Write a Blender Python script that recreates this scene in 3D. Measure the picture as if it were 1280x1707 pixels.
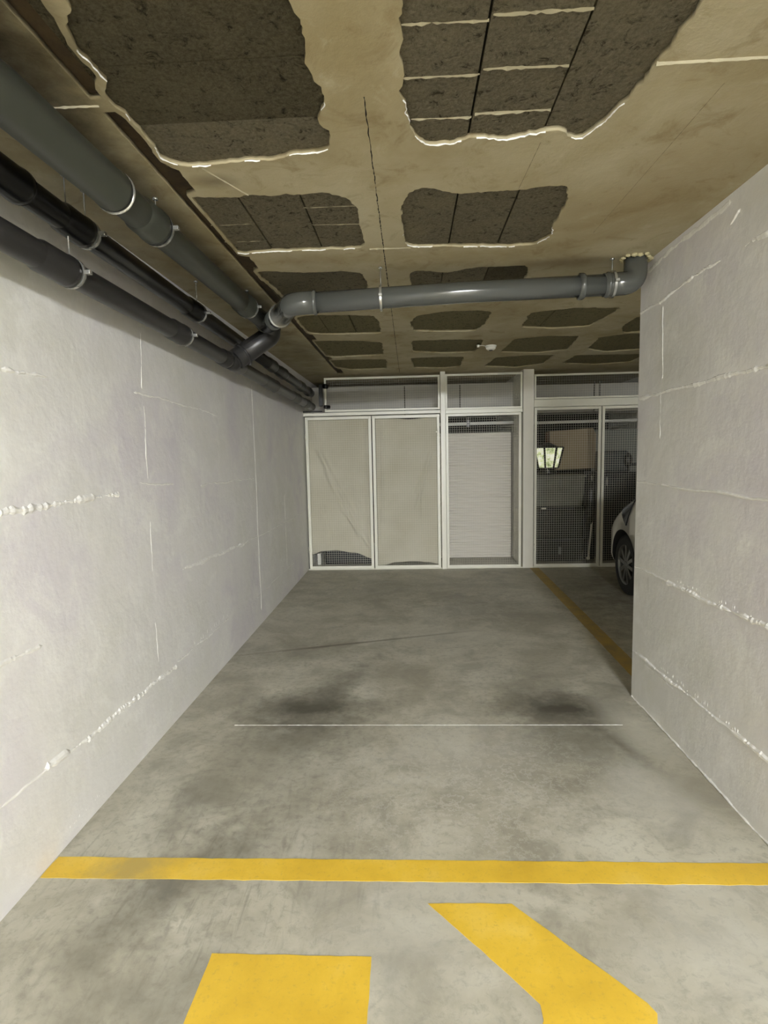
import bpy, bmesh, math, random
from mathutils import Vector, Matrix, noise as mnoise
from math import pi, sin, cos, sqrt, radians

for o in list(bpy.data.objects): bpy.data.objects.remove(o, do_unlink=True)
SC = bpy.context.scene
C = SC.collection

# ------------------------------------------------------------------ camera
F_PX, PITCH, YAW, ROLL, CAM_H = 938.66, 0.10109, -0.04813, -0.02145, 1.45
_f = Vector((sin(YAW)*cos(PITCH), cos(YAW)*cos(PITCH), -sin(PITCH)))
_r0 = Vector((cos(YAW), -sin(YAW), 0)); _u0 = _r0.cross(_f)
_r = cos(ROLL)*_r0 + sin(ROLL)*_u0
_u = -sin(ROLL)*_r0 + cos(ROLL)*_u0
cam = bpy.data.cameras.new('camera'); cob = bpy.data.objects.new('camera', cam); C.objects.link(cob)
cam.sensor_fit = 'VERTICAL'; cam.sensor_height = 24; cam.lens = F_PX/1707*24
cam.clip_start = 0.02
M = Matrix((_r, _u, -_f)).transposed().to_4x4(); M.translation = (0, 0, CAM_H)
cob.matrix_world = M
SC.camera = cob

# ------------------------------------------------------------------ light and exposure
SC.view_settings.view_transform = 'Standard'
SC.view_settings.look = 'None'
SC.view_settings.gamma = 1
SC.view_settings.use_curve_mapping = False
SC.view_settings.exposure = 0.08
W = bpy.data.worlds.new('world'); SC.world = W; W.use_nodes = True
W.node_tree.nodes['Background'].inputs[0].default_value = (0.9, 0.95, 1, 1)
W.node_tree.nodes['Background'].inputs[1].default_value = 0.02
TUBE_STRENGTH = 690
LAMPS = [(0.92, -1.9, .5), (0.92, -4.2, 1.7), (0.88, -6.3, 2.4)]   # x, y, relative strength: lane batten, then two added behind it to flatten falloff

# ------------------------------------------------------------------ material helpers
def srgb(r, g, b):
    f = lambda c: (c/255/12.92) if c/255 <= .04045 else ((c/255+.055)/1.055)**2.4
    return (f(r), f(g), f(b), 1)
class N:
    """small node-tree writer"""
    def __init__(s, name, rough=.6, metal=0., spec=.5):
        s.m = bpy.data.materials.new(name); s.m.use_nodes = True
        s.t = s.m.node_tree; s.b = s.t.nodes['Principled BSDF']
        s.b.inputs['Roughness'].default_value = rough; s.b.inputs['Metallic'].default_value = metal
        s.b.inputs['Specular IOR Level'].default_value = spec
        s.co = s.t.nodes.new('ShaderNodeTexCoord').outputs['Object']
    def new(s, ty, **kw):
        n = s.t.nodes.new(ty)
        for k, v in kw.items():
            if k.startswith('_'): setattr(n, k[1:], v)
            else: s.put(n.inputs[k.replace('__', ' ')], v)
        return n
    def put(s, i, v):
        if hasattr(v, 'is_output') or isinstance(v, bpy.types.NodeSocket): s.t.links.new(v, i)
        else: i.default_value = v
    def map(s, scale=(1, 1, 1), loc=(0, 0, 0), rot=(0, 0, 0)):
        n = s.t.nodes.new('ShaderNodeMapping'); s.t.links.new(s.co, n.inputs[0])
        n.inputs['Scale'].default_value = scale; n.inputs['Location'].default_value = loc; n.inputs['Rotation'].default_value = rot
        return n.outputs[0]
    def noise(s, scale, detail=5, rough=.55, dist=0., vec=None):
        n = s.new('ShaderNodeTexNoise', Scale=scale, Detail=detail, Roughness=rough, Distortion=dist)
        s.t.links.new(vec if vec else s.co, n.inputs['Vector']); return n.outputs['Fac']
    def ramp(s, fac, stops, interp='LINEAR'):
        n = s.t.nodes.new('ShaderNodeValToRGB'); n.color_ramp.interpolation = interp
        e = n.color_ramp.elements
        while len(e) < len(stops): e.new(.5)
        for q, (p, c) in zip(e, stops):
            q.position = p; q.color = c if isinstance(c, tuple) else (c, c, c, 1)
        s.t.links.new(fac, n.inputs[0]); return n.outputs[0]
    def mix(s, fac, a, b, mode='MIX'):
        n = s.t.nodes.new('ShaderNodeMix'); n.data_type = 'RGBA'; n.blend_type = mode
        s.put(n.inputs[0], fac); s.put(n.inputs[6], a); s.put(n.inputs[7], b); return n.outputs[2]
    def math(s, op, a, b=0., c=0., clamp=False):
        n = s.t.nodes.new('ShaderNodeMath'); n.operation = op; n.use_clamp = clamp
        s.put(n.inputs[0], a); s.put(n.inputs[1], b); s.put(n.inputs[2], c); return n.outputs[0]
    def blob(s, cx, cy, rx, ry, rot=0., warp=.25, wscale=5., ax=(0, 1)):
        """soft mask 1 inside an ellipse with a noisy rim (object x,y)"""
        n = s.t.nodes.new('ShaderNodeSeparateXYZ'); s.t.links.new(s.co, n.inputs[0])
        x = s.math('SUBTRACT', n.outputs[ax[0]], cx); y = s.math('SUBTRACT', n.outputs[ax[1]], cy)
        c_, s_ = cos(rot), sin(rot)
        u = s.math('ADD', s.math('MULTIPLY', x, c_/rx), s.math('MULTIPLY', y, s_/rx))
        v = s.math('ADD', s.math('MULTIPLY', x, -s_/ry), s.math('MULTIPLY', y, c_/ry))
        d = s.math('SQRT', s.math('ADD', s.math('MULTIPLY', u, u), s.math('MULTIPLY', v, v)))
        w = s.noise(wscale, 6, .65)
        d = s.math('ADD', d, s.math('MULTIPLY', s.math('SUBTRACT', w, .5), warp*4))
        return s.math('SUBTRACT', 1.15, d, clamp=True)
    def out(s, col=None, bump=None, strength=.3, dist=.01, rough=None):
        if col is not None: s.put(s.b.inputs['Base Color'], col)
        if rough is not None: s.put(s.b.inputs['Roughness'], rough)
        if bump is not None:
            n = s.new('ShaderNodeBump', Strength=strength, Distance=dist, Height=bump)
            s.t.links.new(n.outputs[0], s.b.inputs['Normal'])
        return s.m

def plain(name, c, rough=.5, metal=0., spec=.5, var=.08, bump=0.):
    n = N(name, rough, metal, spec)
    f = n.noise(9, 4)
    a = tuple(x*(1-var) for x in c[:3])+(1,); b = tuple(min(1, x*(1+var)) for x in c[:3])+(1,)
    return n.out(n.mix(f, a, b), n.noise(120, 3) if bump else None, bump or .1, .002)

MT = {}
# painted walls: off-white paint over big blocks, with paler filler patches
def wall_mat(name):
    n = N(name, .42, 0, .4)
    big = n.noise(1.1, 4, .6); mid = n.noise(3.2, 6, .7, .6)
    base = n.ramp(big, [(.3, srgb(221, 216, 222)), (.5, srgb(233, 231, 228)), (.7, srgb(226, 225, 216))])
    col = n.mix(n.ramp(mid, [(.50, 0.), (.66, .7)]), base, srgb(243, 242, 237))
    spk = n.noise(70, 3, .7)
    col = n.mix(n.ramp(spk, [(.70, 0.), (.76, .35)]), col, srgb(190, 185, 176))
    h = n.math('ADD', n.math('MULTIPLY', n.noise(14, 7, .62), 1.), n.math('MULTIPLY', n.noise(2.5, 3), 2.2))
    return n.out(col, h, .25, .013, n.ramp(mid, [(.3, .36), (.7, .55)]))
MT['wall'] = wall_mat('painted_wall')
n = N('filler', .6)
MT['filler'] = n.out(n.ramp(n.noise(25, 5), [(.3, srgb(236, 234, 228)), (.7, srgb(250, 249, 244))]), n.noise(60, 5), .5, .004)
MT['far_wall'] = plain('far_wall_paint', srgb(226, 224, 218), .8, var=.04)
MT['shade_wall'] = plain('painted_shade_wall', srgb(26, 24, 20), .9, var=.2)  # near-black colour stands in for the unlit depth behind the cages

# floor: trowelled concrete, tyre and oil stains, swirls, broad darker patches at the back and next bay
n = N('floor_concrete', .5, 0, .35)
big = n.noise(1.6, 5, .62, .8); mid = n.noise(4.0, 8, .64, .7); fine = n.noise(30, 9, .75, .4)
col = n.ramp(big, [(.32, srgb(158, 153, 136)), (.50, srgb(180, 176, 159)), (.68, srgb(195, 192, 176))])
col = n.mix(n.ramp(mid, [(.34, .6), (.50, 0.)]), col, srgb(140, 136, 121))
col = n.mix(n.ramp(mid, [(.54, 0.), (.72, .55)]), col, srgb(208, 205, 190))
col = n.mix(n.ramp(fine, [(.34, .55), (.5, 0.)]), col, srgb(140, 136, 122))
for (cx, cy, rx, ry, rot, k, wp, c3) in [
        (-.60, 3.10, .44, .26, .1, 1., .25, (84, 80, 68)), (.84, 3.10, .44, .25, -.05, 1., .25, (76, 72, 62)), (-.60, 2.78, .42, .26, .1, .6, .3, (100, 96, 84)), (.84, 2.76, .44, .26, -.05, .6, .3, (100, 96, 84)),
        (-.55, 3.32, .15, .55, -.25, .45, .35, (100, 96, 84)), (.70, 3.40, .28, .40, .2, .4, .35, (104, 100, 88)),
        (-.62, 2.45, .42, .5, -.3, .40, .40, (118, 115, 102)), (.80, 2.55, .45, .45, .2, .35, .4, (120, 117, 104)),
        (-.85, 1.75, .16, .45, -.5, .75, .4, (108, 104, 92)), (-.7, 1.35, .2, .35, -.5, .5, .4, (118, 115, 104)), (-.95, 2.2, .12, .3, -.3, .5, .4, (120, 116, 104)), (1.0, 2.3, .2, .3, .3, .4, .5, (200, 198, 188)), (-.05, 1.6, .3, .3, .3, .3, .5, (196, 195, 186)), (-.55, 1.95, .4, .2, .5, .35, .4, (116, 112, 100)),
        (.15, 2.35, .35, .35, 0, .0, .5, (200, 198, 188)), (.25, 2.65, .4, .3, .3, .30, .5, (204, 202, 192)),
        (-.9, 4.0, .9, .3, .2, .35, .4, (110, 107, 94)), (.6, 5.2, .7, .5, .1, .4, .4, (108, 105, 92)),
        (-.2, 6.0, 1.2, .7, 0, .4, .4, (112, 108, 95)), (.9, 1.6, .3, .25, .4, .35, .5, (196, 195, 186)),
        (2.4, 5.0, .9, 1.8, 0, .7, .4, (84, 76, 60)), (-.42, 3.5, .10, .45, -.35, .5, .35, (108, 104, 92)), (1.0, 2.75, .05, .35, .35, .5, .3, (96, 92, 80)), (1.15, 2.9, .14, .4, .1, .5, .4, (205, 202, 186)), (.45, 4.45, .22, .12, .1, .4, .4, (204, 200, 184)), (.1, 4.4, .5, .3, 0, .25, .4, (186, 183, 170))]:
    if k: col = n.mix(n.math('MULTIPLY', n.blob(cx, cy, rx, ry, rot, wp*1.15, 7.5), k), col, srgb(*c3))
col = n.mix(n.math("MULTIPLY", n.blob(-.42, 4.24, 1.02, .026, .30, .3, 2.2), .75), col, srgb(84, 78, 62))
# trowel swirls near the middle of the bay
wv = n.new('ShaderNodeTexWave', Scale=1.6, Distortion=30., Detail=6., Detail__Scale=2.2, Detail__Roughness=.72)
n.t.links.new(n.co, wv.inputs['Vector'])
sw = n.math('MULTIPLY', n.ramp(wv.outputs['Fac'], [(.72, 0.), (.98, .45)]), n.blob(.25, 2.35, .75, .6, .2, .35, 4))
col = n.mix(sw, col, srgb(202, 200, 190))
st = n.noise(7, 5, .6, .4, n.map((5.5, .7, 1), (0, 0, 0), (0, 0, .55)))
col = n.mix(n.math('MULTIPLY', n.ramp(st, [(.55, 0.), (.7, .6)]), n.blob(-.75, 1.8, .7, .7, 0, .3, 3)), col, srgb(116, 113, 101))
MT['floor'] = n.out(col, n.math('ADD', mid, n.math('MULTIPLY', fine, .4)), .12, .006, n.ramp(mid, [(.3, .42), (.7, .62)]))

# ceiling concrete (cast cement layer), stained, near-left corner shade painted in
n = N('ceiling_concrete', .8, 0, .25)
big = n.noise(1.8, 5, .6, .5); mid = n.noise(6, 7, .7, .8)
col = n.ramp(big, [(.3, srgb(158, 145, 110)), (.5, srgb(176, 165, 134)), (.72, srgb(190, 182, 155))])
col = n.mix(n.ramp(mid, [(.32, .55), (.46, 0.)]), col, srgb(134, 116, 80))
col = n.mix(n.ramp(mid, [(.58, 0.), (.75, .45)]), col, srgb(204, 198, 174))
for (cx, cy, rx, ry, rot, k, c3) in [(-1.08, 2.4, .22, 2.6, 0, .55, (70, 54, 30)), (-.98, 1.2, .24, .75, 0, .95, (40, 31, 17)), (-1.0, 5.5, .22, 1.6, 0, .5, (88, 80, 52)), (1.0, 2.4, .4, .9, .3, .35, (150, 130, 92)),  # near-left blob paints corner shade around a real brown smudge
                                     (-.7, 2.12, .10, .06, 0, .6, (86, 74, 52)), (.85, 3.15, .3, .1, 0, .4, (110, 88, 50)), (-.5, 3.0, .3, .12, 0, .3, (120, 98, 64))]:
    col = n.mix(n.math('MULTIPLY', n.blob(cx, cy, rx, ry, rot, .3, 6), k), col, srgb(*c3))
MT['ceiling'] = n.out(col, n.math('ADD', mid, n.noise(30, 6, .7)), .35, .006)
# exposed lightweight blocks: coarse open-pored
def block_mat(name, a, b, pore, mixc=.5):
    n = N(name, .95, 0, .1)
    g = n.noise(85, 6, .75); p = n.noise(26, 7, .8, .6)
    col = n.mix(n.ramp(g, [(.35, 0.), (.65, 1.)]), srgb(*a), srgb(*b))
    col = n.mix(n.ramp(p, [(.36, .9), (.46, 0.)]), col, srgb(*pore))
    col = n.mix(n.ramp(n.noise(5, 4), [(.5, 0.), (.75, mixc)]), col, srgb(150, 140, 112))
    v = n.new('ShaderNodeTexVoronoi', Scale=70.); n.t.links.new(n.co, v.inputs['Vector'])
    return n.out(col, n.math('ADD', n.math('MULTIPLY', p, 3.), n.math('ADD', g, n.math('MULTIPLY', v.outputs['Distance'], .7))), .9, .012)
MT['block'] = block_mat('porous_block', (116, 108, 88), (146, 138, 116), (52, 46, 34))
MT['block_dark'] = block_mat('porous_block_dark', (84, 78, 60), (114, 106, 84), (40, 35, 25), .2)
MT['block_far'] = block_mat('porous_block_far', (126, 118, 88), (146, 138, 106), (60, 54, 38), .15)
MT['mortar'] = plain('mortar_ridge', srgb(168, 160, 134), .9, var=.25, bump=.6)
MT['gap'] = plain('open_joint', srgb(22, 18, 12), 1)
n = N('brown_slot_concrete', .9)  # dark brown concrete inside the ceiling slot
MT['slot_brown'] = n.out(n.ramp(n.noise(9, 6, .7), [(.3, srgb(38, 28, 12)), (.7, srgb(74, 58, 32))]), n.noise(40, 5), .5, .004)
n = N('yellow_paint', .5)
w = n.noise(9, 8, .75, .8); worn = n.blob(-1.0, 1.83, .16, .2, 0, .5, 9)
col = n.ramp(n.noise(3.5, 6, .6), [(.3, srgb(208, 170, 52)), (.55, srgb(226, 188, 62)), (.75, srgb(236, 204, 96))])
col = n.mix(n.ramp(w, [(.24, .8), (.34, 0.)]), col, srgb(172, 150, 84))
col = n.mix(n.math('MULTIPLY', worn, .75), col, srgb(168, 150, 92))
st = n.noise(8, 5, .6, .3, n.map((4, .8, 1), (0, 0, 0), (0, 0, .6)))
col = n.mix(n.ramp(n.noise(60, 6, .8), [(.36, .45), (.46, 0.)]), col, srgb(190, 158, 70))
MT['yellow'] = n.out(n.mix(n.ramp(st, [(.6, 0.), (.75, .3)]), col, srgb(206, 168, 48)), w, .15, .003)
n = N('dull_yellow_paint', .6)  # duller yellow than the entrance line
w = n.noise(7, 8, .75, .8)
MT['yellow_dull'] = n.out(n.mix(n.ramp(w, [(.3, 1.), (.62, 0.)]), srgb(178, 150, 76), srgb(146, 130, 88)), w, .1, .003)
MT['frame'] = plain('cream_enamel', srgb(232, 230, 214), .35, var=.03)
MT['post'] = plain('cream_post_paint', srgb(226, 223, 210), .6, var=.05)
MT['wire'] = plain('cream_wire', srgb(214, 210, 194), .45, var=.05)
MT['pvc'] = plain('grey_pvc', srgb(80, 82, 78), .14, spec=.7, var=.06)
MT['pvc_a'] = plain('green_grey_pvc', srgb(60, 62, 54), .4, var=.08)
MT['pvc_black'] = plain('black_pvc', srgb(11, 11, 11), .3, var=.1)
MT['pvc_dark'] = plain('charcoal_pvc', srgb(43, 42, 41), .35, var=.1)
MT['rubber'] = plain('black_rubber', srgb(18, 18, 18), .7)
MT['zinc'] = plain('zinc_steel', srgb(186, 186, 180), .25, .7, var=.05)
MT['foam'] = plain('pale_foam', srgb(190, 180, 140), .9, var=.2, bump=.8)
n = N('beige_cloth', .95, 0, .1)
wv = n.noise(300, 2)
MT['cloth'] = n.out(n.ramp(n.noise(2.2, 5, .6), [(.3, srgb(182, 177, 156)), (.7, srgb(198, 194, 176))]), wv, .2, .002)
MT['shutter'] = plain('white_slats', srgb(228, 223, 211), .55, var=.03)
MT['duct'] = plain('galvanised_duct', srgb(182, 180, 172), .6, .0, var=.08)
MT['duct_seam'] = plain('duct_seam', srgb(80, 78, 68), .6)
MT['card'] = plain('cardboard', srgb(156, 141, 118), .85, var=.08)
MT['card_brown'] = plain('brown_wood', srgb(82, 52, 36), .7, var=.2)
MT['black'] = plain('black_plastic', srgb(20, 20, 20), .35)
MT['crate'] = plain('smoky_plastic', srgb(112, 112, 102), .22, var=.25)
MT['crate_dark'] = plain('dark_smoky_plastic', srgb(50, 50, 42), .25, var=.3)
MT['grey_box'] = plain('grey_plastic', srgb(54, 58, 56), .5, var=.1)
MT['grey_board'] = plain('pale_grey_board', srgb(112, 114, 106), .7, var=.05)
MT['white'] = plain('white_plastic', srgb(240, 238, 228), .35, var=.02)
MT['car_paint'] = plain('white_car_paint', srgb(206, 203, 192), .18, spec=.6, var=.01)
MT['car_glass'] = plain('dark_car_glass', srgb(26, 27, 30), .08, spec=.7, var=.02)
MT['lamp_lens'] = plain('smoked_headlight', srgb(30, 32, 36), .15, var=.1)
MT['alloy'] = plain('alloy', srgb(120, 120, 116), .35, .7, var=.05)
n = N('lantern_glass', .2)
g = n.ramp(n.noise(16, 5, .7), [(.30, srgb(60, 72, 36)), (.40, srgb(190, 200, 150)), (.55, srgb(244, 244, 226))])
n.put(n.b.inputs['Base Color'], g); n.put(n.b.inputs['Emission Color'], g); n.b.inputs['Emission Strength'].default_value = .45
MT['lantern'] = n.m
for i_, l_ in enumerate(LAMPS):
    n = N('tube_glow', .3)
    n.b.inputs['Base Color'].default_value = (1, 1, 1, 1)
    n.b.inputs['Emission Color'].default_value = (.94, .965, 1, 1); n.b.inputs['Emission Strength'].default_value = TUBE_STRENGTH*l_[2]
    MT['tube%d' % i_] = n.m

# ------------------------------------------------------------------ mesh helpers
def obj(name, bm, mats, parent=None, smooth=False):
    me = bpy.data.meshes.new(name); bm.to_mesh(me); bm.free()
    if not isinstance(mats, (list, tuple)): mats = [mats]
    for m in mats: me.materials.append(MT[m])
    if smooth:
        for p in me.polygons: p.use_smooth = True
        if smooth == 'auto':
            try: me.set_sharp_from_angle(angle=radians(40))
            except Exception: pass
    o = bpy.data.objects.new(name, me); C.objects.link(o)
    if parent:
        o.parent = parent
        o.matrix_parent_inverse = parent.matrix_world.inverted() if False else Matrix.Translation(-parent.location)
    return o
def thing(name, label, cat, loc=(0, 0, 0), group=None):
    o = bpy.data.objects.new(name, None); C.objects.link(o); o.location = loc; o.empty_display_size = .1
    o['label'] = label; o['category'] = cat
    if group: o['group'] = group
    return o
def tag(o, label, cat, group=None):
    o['label'] = label; o['category'] = cat
    if group: o['group'] = group
    return o
def struct(o, label=None):
    o['kind'] = 'structure'
    if label: o['label'] = label
    return o
def box(bm, x0, y0, z0, x1, y1, z1, bev=0., mi=0, rot=None):
    vs = [bm.verts.new((x, y, z)) for z in (z0, z1) for y in (y0, y1) for x in (x0, x1)]
    fs = [bm.faces.new([vs[i] for i in q]) for q in ((0, 2, 3, 1), (4, 5, 7, 6), (0, 1, 5, 4), (2, 6, 7, 3), (0, 4, 6, 2), (1, 3, 7, 5))]
    for f in fs: f.material_index = mi
    if bev:
        r = bmesh.ops.bevel(bm, geom=list({e for f in fs for e in f.edges}), offset=bev, segments=2, affect='EDGES', profile=.5)
        for f in r['faces']: f.material_index = mi
        vs = list({v for f in r['faces'] for v in f.verts} | {v for v in vs if v.is_valid})
    if rot: bmesh.ops.transform(bm, matrix=rot, verts=vs)
    return vs
def BX(*a, **k): bm = bmesh.new(); box(bm, *a, **k); return bm
def frames(pts):
    pts = [Vector(p) for p in pts]; T = []
    for i in range(len(pts)):
        a = pts[max(0, i-1)]; b = pts[min(len(pts)-1, i+1)]; T.append((b-a).normalized())
    up = Vector((0, 0, 1)) if abs(T[0].z) < .9 else Vector((1, 0, 0))
    u = T[0].cross(up).normalized(); out = []
    for i, t in enumerate(T):
        u = (u - t*u.dot(t)).normalized(); out.append((pts[i], t, u, t.cross(u)))
    return out
def tube(bm, pts, r, seg=20, cap=True, mi=0):
    rs = r if isinstance(r, (list, tuple)) else [r]*len(pts)
    rings = []
    for (p, t, u, v), rr in zip(frames(pts), rs):
        rings.append([bm.verts.new(p + (u*cos(2*pi*k/seg) + v*sin(2*pi*k/seg))*rr) for k in range(seg)])
    for a, b in zip(rings, rings[1:]):
        for k in range(seg):
            f = bm.faces.new((a[k], a[(k+1) % seg], b[(k+1) % seg], b[k])); f.material_index = mi; f.smooth = True
    if cap:
        for q in (list(reversed(rings[0])), rings[-1]):
            f = bm.faces.new(q); f.material_index = mi
    return rings
def TU(*a, **k): bm = bmesh.new(); tube(bm, *a, **k); bmesh.ops.recalc_face_normals(bm, faces=bm.faces); return bm
def fillet(pts, r, n=8):
    pts = [Vector(p) for p in pts]; out = [pts[0]]
    for i in range(1, len(pts)-1):
        a, b, c = pts[i-1:i+2]; d1 = (a-b).normalized(); d2 = (c-b).normalized()
        k = min(r, (a-b).length*.48, (c-b).length*.48)
        p, q = b+d1*k, b+d2*k
        for j in range(n+1):
            t = j/n; out.append((1-t)**2*p + 2*t*(1-t)*b + t*t*q)
    out.append(pts[-1]); return out
def poly_prism(bm, pts, y0, y1, mi=0, plane='xz'):
    """polygon in x,z extruded along y (or plane xy extruded along z)"""
    mk = (lambda p, d: (p[0], d, p[1])) if plane == 'xz' else (lambda p, d: (p[0], p[1], d))
    a = [bm.verts.new(mk(p, y0)) for p in pts]; b = [bm.verts.new(mk(p, y1)) for p in pts]
    fs = [bm.faces.new(a), bm.faces.new(list(reversed(b)))]
    for i in range(len(pts)): fs.append(bm.faces.new((a[i-1], b[i-1], b[i], a[i])))
    for f in fs: f.material_index = mi
    bmesh.ops.recalc_face_normals(bm, faces=fs)
RND = random.Random(7)
# outlines on the ceiling plane (metres): where the cement layer stops and the blocks show
PATCH={
'P1' : [(-0.726, 1.192), (-0.736, 1.296), (-0.739, 1.329), (-0.789, 1.379), (-0.793, 1.447), (-0.784, 1.523), (-0.789, 1.57), (-0.851, 1.664), (-0.822, 1.675), (-0.81, 1.731), (-0.798, 1.8), (-0.812, 1.87), (-0.812, 1.947), (-0.764, 2.015), (-0.601, 1.997), (-0.454, 1.987), (-0.348, 1.966), (-0.256, 1.951), (-0.233, 1.91), (-0.235, 1.849), (-0.253, 1.809), (-0.248, 1.763), (-0.229, 1.721), (-0.223, 1.667), (-0.231, 1.616), (-0.239, 1.567), (-0.239, 1.522), (-0.235, 1.46), (-0.238, 1.402), (-0.249, 1.357), (-0.253, 1.308), (-0.24, 1.228)] ,
'P2' : [(0.005, 1.246), (0.002, 1.351), (-0.009, 1.402), (-0.005, 1.458), (-0.012, 1.498), (-0.001, 1.541), (-0.002, 1.634), (-0.016, 1.671), (0.004, 1.713), (0.011, 1.8), (0.025, 1.871), (0.058, 1.929), (0.088, 1.949), (0.146, 1.943), (0.192, 1.919), (0.239, 1.917), (0.298, 1.929), (0.354, 1.927), (0.408, 1.911), (0.435, 1.907), (0.468, 1.89), (0.511, 1.913), (0.56, 1.951), (0.588, 1.92), (0.611, 1.851), (0.633, 1.765), (0.646, 1.712), (0.655, 1.675), (0.66, 1.593), (0.667, 1.51), (0.669, 1.427), (0.67, 1.353), (0.663, 1.293)] ,
'P3' : [(-0.86, 2.234), (-0.86, 2.34), (-0.863, 2.554), (-0.84, 2.776), (-0.819, 2.851), (-0.695, 2.832), (-0.578, 2.836), (-0.4, 2.831), (-0.284, 2.835), (-0.204, 2.82), (-0.199, 2.693), (-0.195, 2.494), (-0.197, 2.377), (-0.235, 2.283), (-0.309, 2.236), (-0.404, 2.252), (-0.519, 2.246), (-0.607, 2.228), (-0.65, 2.254), (-0.748, 2.234)] ,
'P4' : [(-0.003, 2.316), (-0.022, 2.481), (-0.011, 2.642), (-0.008, 2.817), (0.065, 2.841), (0.298, 2.866), (0.533, 2.891), (0.616, 2.876), (0.666, 2.783), (0.658, 2.643), (0.651, 2.518), (0.645, 2.404), (0.624, 2.285), (0.574, 2.266), (0.508, 2.269), (0.445, 2.292), (0.353, 2.289), (0.286, 2.302), (0.193, 2.294), (0.146, 2.269), (0.077, 2.238), (0.02, 2.257)] ,
'P5' : [(-0.818, 3.117), (-0.797, 3.358), (-0.769, 3.681), (-0.694, 3.734), (-0.459, 3.721), (-0.254, 3.677), (-0.232, 3.426), (-0.242, 3.214), (-0.352, 3.16), (-0.583, 3.164), (-0.705, 3.12)] ,
'P6' : [(0.015, 3.233), (0.022, 3.492), (0.049, 3.674), (0.231, 3.697), (0.564, 3.659), (0.677, 3.571), (0.688, 3.364), (0.655, 3.186), (0.393, 3.176), (0.205, 3.255), (0.071, 3.189)] ,
'P7' : [(-0.811, 4.153), (-0.806, 4.682), (-0.693, 4.745), (-0.446, 4.759), (-0.218, 4.77), (-0.214, 4.328), (-0.256, 4.158), (-0.509, 4.106), (-0.722, 4.094)] ,
'P8' : [(-0.847, 4.995), (-0.871, 5.677), (-0.737, 5.839), (-0.245, 5.784), (-0.237, 5.143), (-0.42, 5.035), (-0.678, 4.995)] ,
'P9' : [(-0.853, 6.003), (-0.824, 6.503), (-0.675, 6.715), (-0.252, 6.703), (-0.225, 6.039), (-0.567, 5.979)] ,
'P10' : [(0.054, 4.218), (0.015, 4.458), (0.049, 4.718), (0.296, 4.777), (0.567, 4.794), (0.597, 4.644), (0.605, 4.17), (0.508, 4.106), (0.256, 4.106)] ,
'P11' : [(0.03, 5.105), (0.044, 5.665), (0.356, 5.784), (0.652, 5.767), (0.679, 5.458), (0.667, 5.151), (0.368, 5.104)] ,
'P12' : [(0.02, 6.008), (0.062, 6.67), (0.415, 6.783), (0.596, 6.68), (0.582, 6.032), (0.306, 5.984)] ,
'P13' : [(0.882, 4.224), (0.908, 4.71), (1.177, 4.793), (1.459, 4.768), (1.501, 4.471), (1.512, 4.173), (1.178, 4.129)] ,
'P14' : [(0.944, 5.167), (0.913, 5.81), (1.279, 5.939), (1.579, 5.822), (1.502, 5.124), (1.196, 5.078)] ,
'P15' : [(0.919, 6.127), (0.871, 6.731), (1.275, 6.899), (1.541, 6.679), (1.527, 6.087), (1.239, 6.037)] ,
'P16' : [(1.731, 4.464), (1.744, 4.831), (1.86, 5.079), (2.141, 5.025), (2.119, 4.555), (1.876, 4.411)] ,
'P17' : [(1.698, 5.205), (1.762, 5.788), (2.019, 5.995), (2.397, 5.892), (2.24, 5.136), (1.914, 5.087)] ,
'P18' : [(1.754, 6.125), (1.743, 6.673), (2.167, 6.838), (2.54, 6.732), (2.517, 6.184)] ,
}
GAPS={
'P1' : [] ,
'P2' : [((0.199, 1.318), (0.205, 1.921)), ((0.438, 1.336), (0.44, 1.904))] ,
'P3' : [((-0.647, 2.254), (-0.658, 2.827)), ((-0.4, 2.252), (-0.421, 2.813))] ,
'P4' : [((0.198, 2.294), (0.209, 2.848)), ((0.434, 2.296), (0.449, 2.874))] ,
'P6' : [((0.205, 3.255), (0.197, 3.418)), ((0.434, 3.19), (0.462, 3.646))] ,
'P7' : [((-0.641, 4.123), (-0.65, 4.728)), ((-0.427, 4.134), (-0.424, 4.739))] ,
'P13' : [((1.041, 4.161), (1.091, 4.737))] ,
'P14' : [] ,
'P1h' : [((-0.789, 1.782), (-0.25, 1.787)), ((-0.77, 1.529), (-0.234, 1.52))] ,
}
RIDGES= [((-0.005, 1.439), (0.202, 1.442)), ((0.21, 1.427), (0.439, 1.425)), ((-0.002, 1.629), (0.204, 1.631)), ((0.21, 1.612), (0.435, 1.616)), ((0.02, 1.819), (0.202, 1.823)), ((0.21, 1.808), (0.434, 1.806)), ((-0.849, 2.529), (-0.656, 2.53)), ((-0.851, 2.72), (-0.653, 2.726)), ((-0.418, 2.395), (-0.191, 2.395)), ((-0.413, 2.567), (-0.195, 2.576))]

# ------------------------------------------------------------------ setting
XL, XR, YM, HC, YE = -1.325, 1.284, 7.06, 2.447, 3.27
NX0, NX1, YB = -4.5, 4.6, -7.0          # driving lane, next bay, back of the lane
WT = .22

struct(obj('floor', BX(NX0, YB, -.12, NX1, 9.3, 0), 'floor'))

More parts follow.
